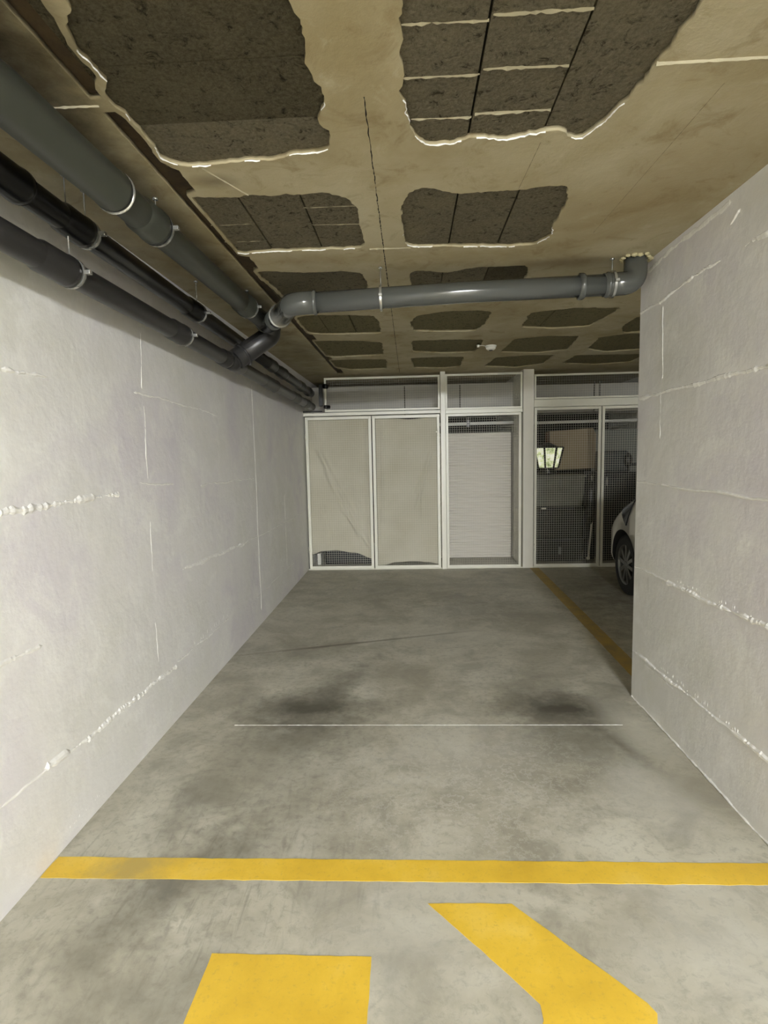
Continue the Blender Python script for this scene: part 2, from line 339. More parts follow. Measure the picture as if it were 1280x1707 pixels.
# ceiling: cement layer with ragged openings, blocks recessed behind it
def ragged(pts, amp, step=.02, seed=0):
    rnd = random.Random(seed); out = []
    for i in range(len(pts)):
        a = Vector(pts[i]).to_2d(); b = Vector(pts[(i+1) % len(pts)]).to_2d(); L = (b-a).length
        k = max(1, int(L/step)); nrm = Vector((-(b-a).y, (b-a).x)).normalized()
        for j in range(k):
            p = a.lerp(b, j/k); d = mnoise.noise(Vector((p.x*14, p.y*14, seed))) + .7*mnoise.noise(Vector((p.x*45, p.y*45, seed+3))) + .35*mnoise.noise(Vector((p.x*110, p.y*110, seed+3)))
            out.append(p + nrm*(d*amp))
    return out
def round_poly(pts, it=1):
    for _ in range(it):
        o = []
        for i in range(len(pts)):
            a = Vector(pts[i]); b = Vector(pts[(i+1) % len(pts)]); k = min(.25, .022/max(1e-6, (b-a).length)); o += [a.lerp(b, k), a.lerp(b, 1-k)]
        pts = o
    return pts
LAYER = .016
holes = {k: ragged(round_poly([Vector((x, y)) for x, y in v]), .012, .012, i) for i, (k, v) in enumerate(PATCH.items())}
for h in holes.values():
    for p in h: p.x = max(p.x, -.822+.006*mnoise.noise(Vector((0, p.y*20, 8)))) if p.x < -.5 else p.x
# the dark brown slot beside the pipe run: straight on the left, ragged on the right, broken where cement bridges it
GROOVE = [(-.868, .75), (-.868, 7.0), (-.828, 7.0), (-.825, 5.9), (-.812, 4.8), (-.820, 4.0), (-.812, 3.05), (-.825, 2.86), (-.872+.03, 2.80)]
def groove_right(y):
    return -.80 + .014*mnoise.noise(Vector((0, y*7, 3)))
segs = [(.70, 1.60), (1.70, 2.22), (2.90, 3.10), (3.72, 4.06), (5.86, 5.96)]
cu = bpy.data.curves.new('ceiling_outline', 'CURVE'); cu.dimensions = '2D'; cu.fill_mode = 'BOTH'; cu.extrude = LAYER/2
def spl(pts):
    s = cu.splines.new('POLY'); s.points.add(len(pts)-1); s.use_cyclic_u = True
    for q, p in zip(s.points, pts): q.co = (p[0], p[1], 0, 1)
spl([(NX0, YB), (NX1, YB), (NX1, 9.3), (NX0, 9.3)])
for k, h in holes.items(): spl(h)
grooves = []
for (y0, y1) in [(.95, 1.63), (1.69, 7.0)]:     # dark brown slot between the edge strip and the first blocks
    n_ = int((y1-y0)/.02); L = [(-.868+.0025*mnoise.noise(Vector((0, i*.3, 1))), y0+(y1-y0)*i/n_) for i in range(n_+1)]; Rr = []
    for (_, y) in reversed(L):
        xs = [p.x for h in holes.values() for p in h if abs(p.y-y) < .035 and p.x < -.55]
        Rr.append((max(-.855, min([-.785+.006*mnoise.noise(Vector((0, y*20, 3)))]+[x-.010 for x in xs])), y))
    grooves.append([Vector(p) for p in L+Rr])
for g in grooves: spl(g)
co = bpy.data.objects.new('ceiling_tmp', cu); C.objects.link(co)
dg = bpy.context.evaluated_depsgraph_get()
cm = bpy.data.meshes.new_from_object(co.evaluated_get(dg)); bpy.data.objects.remove(co, do_unlink=True)
bm = bmesh.new(); bm.from_mesh(cm); bmesh.ops.translate(bm, verts=bm.verts, vec=(0, 0, HC+LAYER/2))
bmesh.ops.remove_doubles(bm, verts=bm.verts, dist=1e-5)
for f in bm.faces: f.material_index = 0
box(bm, NX0, YB, HC+.05, NX1, 9.3, HC+.2)
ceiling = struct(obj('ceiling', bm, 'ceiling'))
# hairline casting joint and raised casting seams
def strip(bm, p0, p1, w, h, z, seed=0, rag=.5, step=.012, mi=0):
    """lumpy little ridge hanging under the plane z (h>0 = down)"""
    a = Vector(p0).to_2d(); b = Vector(p1).to_2d(); L = (b-a).length; k = max(2, int(L/step)); t = (b-a)/L; nn = Vector((-t.y, t.x)); prev = None
    for i in range(k+1):
        p = a + t*L*i/k; s = 1 + rag*mnoise.noise(Vector((p.x*60, p.y*60, seed))) + rag*.6*mnoise.noise(Vector((p.x*170, p.y*170, seed)))
        s = max(.12, s); off = nn*(.35*w*rag*mnoise.noise(Vector((p.x*25, p.y*25, seed+9)))); p = p+off
        ring = [bm.verts.new((p.x+nn.x*w*s*.5, p.y+nn.y*w*s*.5, z+.001)), bm.verts.new((p.x, p.y, z-h*s)), bm.verts.new((p.x-nn.x*w*s*.5, p.y-nn.y*w*s*.5, z+.001))]
        if prev:
            for j in range(2):
                f = bm.faces.new((prev[j], prev[j+1], ring[j+1], ring[j])); f.material_index = mi
        prev = ring
bm = bmesh.new()
strip(bm, (.655, 1.604), (1.28, 1.60), .008, .006, HC, 1, .4)
strip(bm, (-1.02, 1.655), (-.86, 1.66), .010, .004, HC, 2, .8)
strip(bm, (-.70, 2.02), (-.60, 2.235), .006, .003, HC, 3, .6)
strip(bm, (-.18, 2.845), (.02, 2.85), .012, .004, HC, 4, .8)
seam = obj('casting_seam', bm, 'mortar', ceiling); seam['label'] = 'thin raised pale seams on the cement'
bm = bmesh.new()
strip(bm, (-.112, 1.68), (-.112, 7.0), .009, .0006, HC, 5, .9)
strip(bm, (.44, 1.96), (.43, 2.28), .003, .0005, HC, 6, .5)
strip(bm, (.88, 1.70), (.86, 2.75), .003, .0005, HC, 7, .5)
obj('hairline_joint', bm, 'gap', ceiling)
ZB = HC+LAYER-.002
for k, h in holes.items():
    bm = bmesh.new(); xs = [p.x for p in h]; ys = [p.y for p in h]
    x0, x1, y0, y1 = min(xs)-.003, max(xs)+.02, min(ys)-.02, max(ys)+.02
    near = k in ('P1', 'P2', 'P3', 'P4', 'P5', 'P6')
    gx = sorted({round((a[0]+b[0])/2, 3) for a, b in GAPS.get(k, [])}); gy = sorted({round((a[1]+b[1])/2, 3) for a, b in GAPS.get(k+'h', [])})
    X = [x0]+gx+[x1]; Y = [y0]+gy+[y1]
    for i in range(len(X)-1):
        for j in range(len(Y)-1):
            dz = RND.uniform(-.002, .0025); g = .0035
            mi = RND.choice((0, 1)) if k not in ('P1',) else (1, 1, 0)[j % 3]
            if k in ('P3', 'P4'): mi = 0
            if not near: mi = 3
            box(bm, X[i]+(g if i else 0), Y[j]+(.002 if j else 0), ZB+dz, X[i+1]-(g if i < len(X)-2 else 0), Y[j+1]-(.002 if j < len(Y)-2 else 0), ZB+.02, mi=mi)
    box(bm, x0, y0, ZB+.021, x1, y1, ZB+.03, mi=2)
    o = struct(obj('block_infill', bm, ['block', 'block_dark', 'gap', 'block_far'], ceiling))
for i, (a, b) in enumerate(RIDGES):
    pass
bm = bmesh.new()
for i, (a, b) in enumerate(RIDGES): strip(bm, a, b, .0055 if i < 6 else .004, .004 if i < 6 else .002, ZB-.001, 20+i, 1.3)
struct(obj('mortar_ridges', bm, 'mortar', ceiling))
bm = bmesh.new()
for k in ('P1', 'P2', 'P3', 'P4'):            # cement lip over the block edge, white along far sides to paint in caught light
    h = holes[k]
    for i in range(len(h)):
        a, b = h[i], h[(i+1) % len(h)]
        m = mnoise.noise(Vector((a.x*9, a.y*9, 5)))
        ymid = (min(p.y for p in h)+max(p.y for p in h))/2
        if m > .05 and (a.y > ymid+.1 or (k == 'P1' and a.x < -.6)) and (b-a).length > 1e-4: strip(bm, a, b, .0016+.005*max(0, m), .0030, HC, 50, .7, .01)
struct(obj('lit_cement_lip', bm, 'filler', ceiling))
bm = bmesh.new()
for g in grooves:
    xs = [p.x for p in g]; ys = [p.y for p in g]
    box(bm, min(xs)-.01, min(ys)-.01, ZB+.005, max(xs)+.01, max(ys)+.01, ZB+.018)
struct(obj('brown_slot', bm, 'slot_brown', ceiling))

# walls with squeezed-out filler along the block courses
def wall_ridges(bm, xf, sgn, segs):
    """segs: (y0,z0,y1,z1,width,height,rag)"""
    for q, (y0, z0, y1, z1, w, h, rag) in enumerate(segs):
        a = Vector((y0, z0)); b = Vector((y1, z1)); L = (b-a).length; k = max(2, int(L/.010)); t = (b-a)/L; nn = Vector((-t.y, t.x)); prev = None
        for i in range(k+1):
            p = a+t*L*i/k
            s = .85+rag*1.1*mnoise.noise(Vector((p.x*9, p.y*9, q)))+rag*.5*mnoise.noise(Vector((p.x*60, p.y*60, q)))+rag*.4*mnoise.noise(Vector((p.x*170, p.y*170, q)))
            s = max(.03, min(1.35, s)); p = p+nn*(.016*mnoise.noise(Vector((p.x*3, p.y*3, q+5))) + .006*rag*mnoise.noise(Vector((p.x*18, p.y*18, q+7))))
            if i in (0, k): s = .05
            ring = [bm.verts.new((xf-sgn*.001, p.x+nn.x*w*s*c_, p.y+nn.y*w*s*c_)) if abs(c_) > .4 else bm.verts.new((xf+sgn*h*s*.85, p.x+nn.x*w*s*c_, p.y+nn.y*w*s*c_)) for c_ in (.5, .15, -.2, -.5)]
            if prev:
                for j in range(3): bm.faces.new((prev[j], prev[j+1], ring[j+1], ring[j]))
            prev = ring
def drips(bm, xf, sgn, y0, y1, z, n_, up=.05, seed=1):
    rnd = random.Random(seed)
    for _ in range(n_):
        y = rnd.uniform(y0, y1); h = rnd.uniform(.1, .7)*up; w = rnd.uniform(.001, .003)
        v = [bm.verts.new((xf-sgn*.001, y-w, z)), bm.verts.new((xf+sgn*.0012, y, z+h*.4)), bm.verts.new((xf-sgn*.001, y+w, z)), bm.verts.new((xf-sgn*.001, y+rnd.uniform(-.01, .01), z+h))]
        bm.faces.new((v[0], v[1], v[3])); bm.faces.new((v[1], v[2], v[3])); bm.faces.new((v[0], v[2], v[1]))
def wall_panel(name, x0, x1, y0, y1, z1, face_x):
    return struct(obj(name, BX(x0, y0, 0, x1, y1, z1), 'wall'))
wl = wall_panel('wall_left', XL-.2, XL, -.3, 9.3, HC, XL)
bm = bmesh.new()
wall_ridges(bm, XL, 1, [(1.2, 1.282, 2.5, 1.298, .028, .007, 1.1), (2.7, 1.34, 3.1, 1.31, .012, .003, 1.), (3.5, 1.285, 4.72, 1.275, .013, .004, 1.),
    (3.15, .815, 4.35, .775, .028, .007, .9), (4.35, .775, 7.0, .765, .012, .004, .8), (1.0, .36, 1.9, .35, .012, .003, 1.), (1.85, .35, 3.0, .30, .028, .007, 1.1), (3.0, .32, 3.9, .30, .016, .003, 1.2), (4.6, .26, 6.2, .27, .010, .002, 1.),
    (1.5, .80, 1.9, .80, .018, .003, 1.3), (1.7, 1.755, 2.05, 1.77, .016, .005, 1.1), (2.70, 1.78, 3.9, 1.745, .012, .004, 1.1),
    (2.79, 1.35, 2.80, 1.72, .014, .0018, 1.2), (2.78, .88, 2.785, 1.14, .012, .0018, 1.2), (2.77, .40, 2.77, .62, .010, .0015, 1.2), (2.79, 1.80, 2.80, 2.08, .010, .002, .9),
    (4.78, .12, 4.78, 2.06, .030, .003, .5), (5.85, .3, 5.85, 1.06, .026, .002, .8)])
drips(bm, XL, 1, 3.2, 3.9, .32, 20, .08, 3); drips(bm, XL, 1, 1.95, 2.2, .05, 8, .05, 4)
struct(obj('filler_ridges', bm, 'filler', wl))
wr = wall_panel('wall_right', XR, XR+WT, -.3, YE, HC, XR)
bm = bmesh.new()
wall_ridges(bm, XR, -1, [(q[0], q[1], q[2], q[3], q[4]*1.3, q[5], q[6]) for q in [(YE, 2.195, 2.46, 2.215, .014, .006, 1.), (2.30, 2.21, 1.5, 2.20, .016, .006, 1.1), (YE, 1.735, 1.2, 1.742, .019, .007, .8), (YE, 1.268, 2.85, 1.268, .012, .003, .8), (2.95, 1.266, 1.2, 1.260, .014, .007, .35),
    (YE, .776, 2.8, .782, .010, .004, .6), (2.85, .782, 1.2, .81, .020, .008, .9), (YE, .282, 1.2, .330, .018, .008, .7), (3.1, .262, 2.75, .262, .004, .003, .8),
    (2.98, 1.80, 2.98, 2.17, .010, .002, 1.1), (2.98, 1.50, 2.985, 1.73, .010, .002, 1.3),
    (3.2, 2.40, 2.4, 2.42, .02, .002, 1.3), (2.40, 2.325, 2.33, 2.36, .012, .006, .7)]])
drips(bm, XR, -1, 2.15, 2.75, .80, 26, .05, 5); drips(bm, XR, -1, 2.2, 2.9, .31, 34, .07, 6); drips(bm, XR, -1, 2.2, 3.0, .0, 14, .05, 8)
struct(obj('filler_ridges', bm, 'filler', wr))
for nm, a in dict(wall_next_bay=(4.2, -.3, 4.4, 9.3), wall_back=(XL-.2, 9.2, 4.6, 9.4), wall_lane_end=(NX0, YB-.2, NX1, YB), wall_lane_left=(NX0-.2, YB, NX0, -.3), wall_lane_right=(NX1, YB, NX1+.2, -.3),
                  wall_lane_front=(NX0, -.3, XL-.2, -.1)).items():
    struct(obj(nm, BX(a[0], a[1], 0, a[2], a[3], HC), 'shade_wall' if nm in ('wall_back',) else 'far_wall'))
# thin skirting shadow gap: mortar fillet at the foot of the right wall
bm = bmesh.new(); wall_ridges(bm, XR, -1, [(YE, .006, .5, .006, .014, .006, .8)]); struct(obj('trim_1', bm, 'filler'))

# yellow floor markings
def paint(name, pts, mat, label, seed=0, amp=.003, z=.0012):
    bm = bmesh.new(); q = ragged([Vector(p) for p in pts], amp, .03, 90+seed); poly_prism(bm, q, .0002, z, plane='xy')
    bmesh.ops.triangulate(bm, faces=[f for f in bm.faces if len(f.verts) > 4])
    return tag(obj(name, bm, mat), label, 'floor marking')
paint('painted_line', [(XL+.005, 1.776), (XR-.004, 1.792), (XR-.004, 1.893), (XL+.005, 1.880)], 'yellow', 'bright yellow line painted across the bay entrance from wall to wall', 1)
paint('painted_line', [(1.385, YE-.3), (1.495, YE-.3), (1.585, YM-.03), (1.475, YM-.03)], 'yellow_dull', 'dull yellow line running along the floor towards the wide pillar', 2)
paint('painted_block', [(-.613, .9), (-.130, .9), (-.136, 1.492), (-.606, 1.492)], 'yellow', 'broad yellow straight-sided painted block in the left foreground', 3, .002)
paint('painted_chevron', [(.034, 1.692), (.303, 1.695), (.60, 1.372), (.612, 1.345), (.60, 1.31), (.303, .98), (.034, .98), (.30, 1.285), (.318, 1.318), (.317, 1.36), (.30, 1.385), (.225, 1.473)], 'yellow', 'yellow painted chevron pointing right in the right foreground', 4, .003)
bm = bmesh.new(); strip(bm, (-.98, 2.895), (1.10, 2.905), .0055, -.0022, .0004, 3, .5); struct(obj('trim_2', bm, 'filler'))
# ------------------------------------------------------------------ drain pipes
def band(parent, p, d, r, rod=True, w=.013, name='pipe_clamp', both=False, mat='zinc'):
    """steel clamp round a pipe at p along direction d, threaded rods up to the slab"""
    p = Vector(p); d = Vector(d).normalized(); bm = bmesh.new(); bolts = []
    tube(bm, [p-d*w/2, p-d*w*.49, p+d*w*.49, p+d*w/2], [r*1.0, r*1.21, r*1.21, r*1.0], 28, False)
    side = d.cross(Vector((0, 0, 1))).normalized()
    for s in (-1, 1):
        c = p+side*s*(r*1.21+.008)
        mt = Matrix.Translation(c) @ Matrix((side, d, side.cross(d))).transposed().to_4x4()
        b2 = bmesh.new(); box(b2, -.012, -.010, -.007, .012, .010, .007, .002, rot=mt); bolts.append(b2)
    o = obj(name, bm, mat, parent, 'auto'); o['label'] = 'shiny metal clamp'
    for b2 in bolts: obj('clamp_bolt', b2, mat, o)
    if rod:
        bm = bmesh.new()
        for s in ((-1, 1) if both else (0,)):
            c = p+side*s*(r*1.10+.012)+Vector((0, 0, r*1.05 if not both else 0)); tube(bm, [c, Vector((c.x, c.y, HC))], .0026, 8)
            tube(bm, [Vector((c.x, c.y, HC-.006)), Vector((c.x, c.y, HC))], .011, 10)
        obj('hanger_rod', bm, 'zinc', o)
    return o
def socket(parent, p, d, r, L=.11, mat='pvc', name='socket'):
    """push-fit collar ending in a rounded lip in the direction d"""
    p = Vector(p); d = Vector(d).normalized(); k = 1.16
    pts = [p-d*L, p-d*(L*.86), p-d*.03, p-d*.022, p-d*.004, p]; rr = [r*1.005, r*k, r*k, r*k*1.05, r*k*1.05, r*1.01]
    bm = bmesh.new(); tube(bm, pts, rr, 28, False)
    o = obj(name, bm, mat, parent)
    return o
def ring(parent, p, d, r, mat='rubber', w=.006):
    p = Vector(p); d = Vector(d).normalized(); bm = bmesh.new()
    tube(bm, [p-d*w, p-d*w*.4, p+d*w*.4, p+d*w], [r*1.02, r*1.16, r*1.16, r*1.02], 28, False)
    return obj('seal_ring', bm, mat, parent)

# A: upper grey pipe nearest the camera
def LA(y): return Vector((-.96, y, 2.333+.012*(y-2.04)))
tA = thing('drain_pipe', 'long green-grey drain pipe hung highest along the left wall, nearest the ceiling middle', 'pipe', LA(.2))
obj('pipe', TU([LA(y) for y in (.0, .8, 1.5, 2.36, 3.0, 3.9)], .055, 28), 'pvc_a', tA)
dA = LA(3)-LA(2.5)
socket(tA, LA(1.91), dA, .055, .62, 'pvc_a'); ring(tA, LA(1.917), dA, .060, 'zinc', .003); ring(tA, LA(1.90), dA, .0585, 'rubber', .005)
socket(tA, LA(2.21), dA, .055, .14, 'pvc_a'); ring(tA, LA(2.212), dA, .058, 'rubber', .005); band(tA, LA(2.228), dA, .055)
socket(tA, LA(3.43), dA, .055, .14, 'pvc_a'); band(tA, LA(3.45), dA, .055)
ring(tA, LA(3.86), dA, .058, 'pvc_a')
band(tA, LA(1.0), dA, .055)
# B: black pipe close to the wall
def LB(y): return Vector((-1.19, y, 2.292-.0165*(y-2.0)))
tB = thing('drain_pipe', 'black drain pipe running between the two grey ones beside the left wall', 'pipe', LB(.2))
obj('pipe', TU([LB(y) for y in (0, 2, 4)], .045, 24), 'pvc_black', tB); obj('pipe', TU([LB(y) for y in (3.98, 6, 6.9)], .045, 24), 'pvc_dark', tB)
dB = LB(3)-LB(2)
for y, L_, c, m in ((1.78, .16, 0, 'pvc_black'), (2.12, .15, 1, 'pvc_black'), (3.22, .15, 1, 'pvc_black'), (5.0, .2, 0, 'pvc_dark'), (5.42, .18, 2, 'pvc_dark'), (6.32, .2, 0, 'pvc_dark'), (6.75, .1, 0, 'pvc_dark')):
    socket(tB, LB(y), dB, .045, L_, m)
    if c == 1: band(tB, LB(y+.018), dB, .045)
    else: ring(tB, LB(y+.004), dB, .045)
# C: lower grey pipe
def LC(y): return Vector((-1.19, y, 2.118-.012*(y-1.7)))
tC = thing('drain_pipe', 'charcoal grey drain pipe hung lowest against the top of the white left wall', 'pipe', LC(.2))
obj('pipe', TU([LC(y) for y in (0, 2, 4, 6, 6.95)], .045, 24), 'pvc_dark', tC)
dC = LC(3)-LC(2)
for y, L_, c in ((2.0, .18, 1), (3.0, .16, 1), (3.72, .12, 0), (5.05, .42, 0), (6.05, .3, 0), (6.6, .2, 0)):
    socket(tC, LC(y), dC, .045, L_, 'pvc_dark')
    if c: band(tC, LC(y+.018), dC, .045, rod=(y < 3))
    else: ring(tC, LC(y+.004), dC, .046)
# cross pipe: drops from the slab by the right wall, crosses the bay and joins the run on the left
YC = 3.12
tX = thing('drain_pipe', 'grey drain pipe crossing the bay under the ceiling from the right wall', 'pipe', (1.2, YC, HC))
P_ = [(1.195, YC, HC-.001), (1.195, YC, 2.325), (1.0, YC, 2.312)]
obj('elbow', TU(fillet([(1.195, YC, HC-.001), (1.195, YC, 2.322), (1.03, YC, 2.313)], .11, 12), .059, 28), 'pvc', tX)
obj('pipe', TU([(1.05, YC, 2.314), (.3, YC, 2.302), (-.52, YC, 2.275)], .055, 32), 'pvc', tX)
obj('bend', TU(fillet([(-.50, YC, 2.276), (-.625, YC, 2.274), (-.80, YC+.42, 2.30)], .12, 12), .060, 28), 'pvc', tX)
dX = Vector((1, 0, .02)); dD = Vector((-.175, .42, .022))
socket(tX, (.90, YC, 2.3105), -dX, .0555, .03, 'pvc', 'collar'); ring(tX, (-.50, YC, 2.276), dX, .056, 'pvc', .012); ring(tX, (1.05, YC, 2.314), dX, .056, 'pvc', .010)
band(tX, (1.075, YC, 2.316), dX, .057, True); band(tX, (-.142, YC, 2.285), dX, .055, True)
ringw = ring(tX, (-.770, YC+.35, 2.297), dD, .060, 'zinc', .004); ringw['label'] = 'bright rim of the branch'
wye = bmesh.new()
tube(wye, [LA(3.84), LA(4.06)], .062, 28); tube(wye, [(-.77, YC+.36, 2.298), (-.93, 3.80, 2.33)], .0615, 28)
bmesh.ops.recalc_face_normals(wye, faces=wye.faces); obj('branch_fitting', wye, 'pvc', tX)
obj('drop_pipe', TU(fillet([LA(3.96), (-.955, 4.0, 2.30), (-1.17, 3.86, 2.115)], .09, 8), [.070]*11, 28), 'pvc_dark', tX)
d2 = Vector((-.215, -.14, -.185)); ring(tX, (-1.125, 3.89, 2.152), d2, .071, 'pvc_dark', .008)
w2 = bmesh.new(); tube(w2, [LC(3.74), LC(4.02)], .053, 24); tube(w2, [(-1.12, 3.893, 2.157), LC(3.85)], .0535, 24)
bmesh.ops.recalc_face_normals(w2, faces=w2.faces); obj('lower_branch_fitting', w2, 'pvc_dark', tX)
bm = bmesh.new(); rnd = random.Random(5)
for k in range(16):
    a = k/16*2*pi; r = .070+rnd.uniform(-.008, .012); c = Vector((1.195+r*cos(a), YC+r*sin(a)*.9, HC-.004+rnd.uniform(-.006, 0)))
    bmesh.ops.create_icosphere(bm, subdivisions=1, radius=rnd.uniform(.010, .018), matrix=Matrix.Translation(c) @ Matrix.Diagonal((1.3, 1, .7, 1)))
tag(obj('sealing_foam', bm, 'foam', smooth=True), 'ragged pale filler foam where the crossing pipe enters the ceiling', 'foam')
# dark wall bracket where the run passes the mesh
bm = bmesh.new(); box(bm, -1.10, 6.93, 2.06, -1.055, 6.99, 2.32, .006); box(bm, -1.31, 6.97, 1.99, -1.07, 7.0, 2.005, .004); tube(bm, [(-1.04, 6.96, 2.30), (-1.0, 6.99, 2.30)], .03, 12); tube(bm, [(-1.04, 6.96, 2.05), (-.98, 7.0, 2.05)], .022, 12)
tag(obj('pipe_bracket', bm, 'black'), 'black bracket holding the pipe ends beside the mesh corner', 'bracket')

# ------------------------------------------------------------------ storage fronts
FD = .035
def frame_bm(x0, z0, x1, z1, y, w=.035, d=.03):
    bm = bmesh.new()
    for a in ((x0, z0, x0+w, z1), (x1-w, z0, x1, z1), (x0+w, z0, x1-w, z0+w), (x0+w, z1-w, x1-w, z1)): box(bm, a[0], y, a[1], a[2], y+d, a[3], .002)
    return bm
def wire_bm(x0, z0, x1, z1, y, p=.0285, t=.0009):
    bm = bmesh.new(); nx = max(1, round((x1-x0)/p)); nz = max(1, round((z1-z0)/p))
    for i in range(nx+1):
        x = x0+(x1-x0)*i/nx; box(bm, x-t, y, z0, x+t, y+2*t, z1)
    for j in range(nz+1):
        z = z0+(z1-z0)*j/nz; box(bm, x0, y+2*t, z-t, x1, y+4*t, z+t)
    return bm
def mesh_panel(name, cat, label, x0, z0, x1, z1, y=YM, w=.035, hinges=None, latch=None, group=None):
    t = thing(name, label, cat, (x0, y, z0), group)
    obj('frame', frame_bm(x0, z0, x1, z1, y, w), 'frame', t)
    obj('wire_mesh', wire_bm(x0+w*.8, z0+w*.8, x1-w*.8, z1-w*.8, y+.012), 'wire', t)
    if hinges is not None:
        for z in (z0+.25, z1-.25):
            obj('hinge', TU([(hinges, y-.004, z-.04), (hinges, y-.004, z+.04)], .008, 10), 'frame', t)
    if latch is not None:
        bm = bmesh.new(); box(bm, latch[0]-.012, y-.022, latch[1]-.05, latch[0]+.012, y, latch[1]+.05, .003); box(bm, latch[0]-.03, y-.03, latch[1]-.008, latch[0]+.01, y-.015, latch[1]+.008, .003)
        obj('latch', bm, 'frame', t)
    return t
mesh_panel('mesh_door', 'door', 'cream wire mesh door against the left wall, with cloth hung inside', -1.305, .012, -.478, 1.935, hinges=-1.303)
mesh_panel('mesh_door', 'door', 'cream wire mesh door beside the narrow post, with a latch and cloth inside', -.466, .012, .372, 1.935, hinges=None, latch=(.352, 1.72))
mesh_panel('fixed_mesh_screen', 'mesh screen', 'cream wire mesh panel in front of the white slatted shutter', .448, .012, 1.372, 1.935, w=.03)
mesh_panel('mesh_door', 'door', 'cream wire mesh door right of the wide pillar, in front of stacked crates', 1.530, .012, 2.338, 1.985, w=.032, hinges=1.533)
mesh_panel('mesh_door', 'door', 'cream wire mesh door partly hidden behind the white car', 2.350, .012, 3.158, 1.985, w=.032, hinges=3.155)
mesh_panel('mesh_transom', 'mesh screen', 'wide cream mesh transom above the two cloth-hung doors', -1.050, 1.995, .378, 2.412, w=.024)
mesh_panel('mesh_transom', 'mesh screen', 'short cream mesh transom above the white slatted shutter', .445, 1.985, 1.385, 2.418, w=.024)
mesh_panel('mesh_transom', 'mesh screen', 'shaded cream mesh transom right of the wide pillar', 1.530, 2.085, 3.158, 2.385, w=.022)
tag(obj('storage_post', BX(.383, YM-.03, 0, .443, YM+.03, HC, .004), 'frame'), 'narrow cream post between the cloth-hung doors and the shutter cage', 'post')
tag(obj('header_rail', BX(XL+.002, YM-.012, 1.947, .381, YM+.035, 1.985, .003), 'frame'), 'cream rail across the top of the two cloth-hung doors', 'rail')
tag(obj('header_rail', BX(.445, YM-.012, 1.938, 1.385, YM+.035, 1.983, .003), 'frame'), 'cream rail above the mesh panel before the shutter', 'rail')
tag(obj('header_rail', BX(1.522, YM-.012, 1.990, 3.24, YM+.035, 2.080, .003), 'frame'), 'cream rail above the two mesh doors right of the wide pillar', 'rail')
struct(obj('wall_storage_pillar', BX(1.392, YM-.02, 0, 1.518, 9.2, HC), 'post'))
bm = BX(3.17, YM-.02, 0, 3.26, 9.2, HC); struct(obj('wall_storage_right', bm, 'post'))
struct(obj('wall_storage_far_right', BX(3.262, YM+.0, 0, 4.2, YM+.1, HC), 'far_wall'))
struct(obj('trim_3', BX(XL+.002, YM-.004, 0, 3.16, YM+.05, .010), 'frame'))

def cloth(name, label, x0, x1, ztop, bottom, y, folds, seed):
    nx, nz = 60, 110; bm = bmesh.new(); rows = []
    def zb(x):
        for (a, za), (b, zb_) in zip(bottom, bottom[1:]):
            if a <= x <= b: t = (x-a)/(b-a); t = t*t*(3-2*t); return za+(zb_-za)*t
        return bottom[0][1] if x < bottom[0][0] else bottom[-1][1]
    for j in range(nz+1):
        r = []
        for i in range(nx+1):
            x = x0+(x1-x0)*i/nx; z = zb(x)+(ztop(x)-zb(x))*j/nz; d = .012
            for (ax, az, bx, bz, wd, am) in folds:
                L = math.hypot(bx-ax, bz-az); tx, tz = (bx-ax)/L, (bz-az)/L; s = (x-ax)*tx+(z-az)*tz; q = (x-ax)*-tz+(z-az)*tx
                e = max(0, min(1, min(s, L-s)/.15+.2)); d += 1.7*am*e*math.exp(-(q/wd)**2)
            d += .010*mnoise.noise(Vector((x*2.2, z*1.2, seed)))+.004*mnoise.noise(Vector((x*7, z*3, seed+4)))
            r.append(bm.verts.new((x, y+.012-d*.9+.01, z)))
        rows.append(r)
    for a, b in zip(rows, rows[1:]):
        for i in range(nx): bm.faces.new((a[i], a[i+1], b[i+1], b[i])).smooth = True
    o = obj(name, bm, 'cloth')
    m = o.modifiers.new('thickness', 'SOLIDIFY'); m.thickness = .0015
    return tag(o, label, 'cloth')
cloth('fabric_sheet', 'beige cloth behind the leftmost mesh door, its hem arching over a dark gap', -1.285, -.498, lambda x: 1.91 if x < -.56 else 1.91, [(-1.29, .19), (-1.124, .235), (-.969, .240), (-.738, .206), (-.49, .125)], YM+.055,
      [(-1.20, 1.6, -.50, .22, .030, .020), (-1.1, 1.3, -.62, .32, .018, .012), (-1.22, 1.9, -.95, .9, .03, .010), (-.545, 1.9, -.54, .3, .018, -.012), (-.9, .8, -.55, .3, .016, .012), (-1.15, .9, -1.0, .25, .03, .008), (-.75, 1.2, -.6, .5, .03, .01)], 1)
cloth('fabric_sheet', 'smoother beige cloth behind the second mesh door from the left', -.432, .352, lambda x: 1.905-.018*math.exp(-((x+.0)/.16)**2), [(-.44, .020), (-.38, .036), (-.202, .075), (.028, .087), (.219, .069), (.36, .044)], YM+.055,
      [(.28, 1.55, .06, .75, .022, .014), (.20, 1.4, .02, .9, .012, -.012), (-.33, 1.9, -.38, .3, .02, .008), (.12, 1.0, .10, .6, .02, .006)], 9)

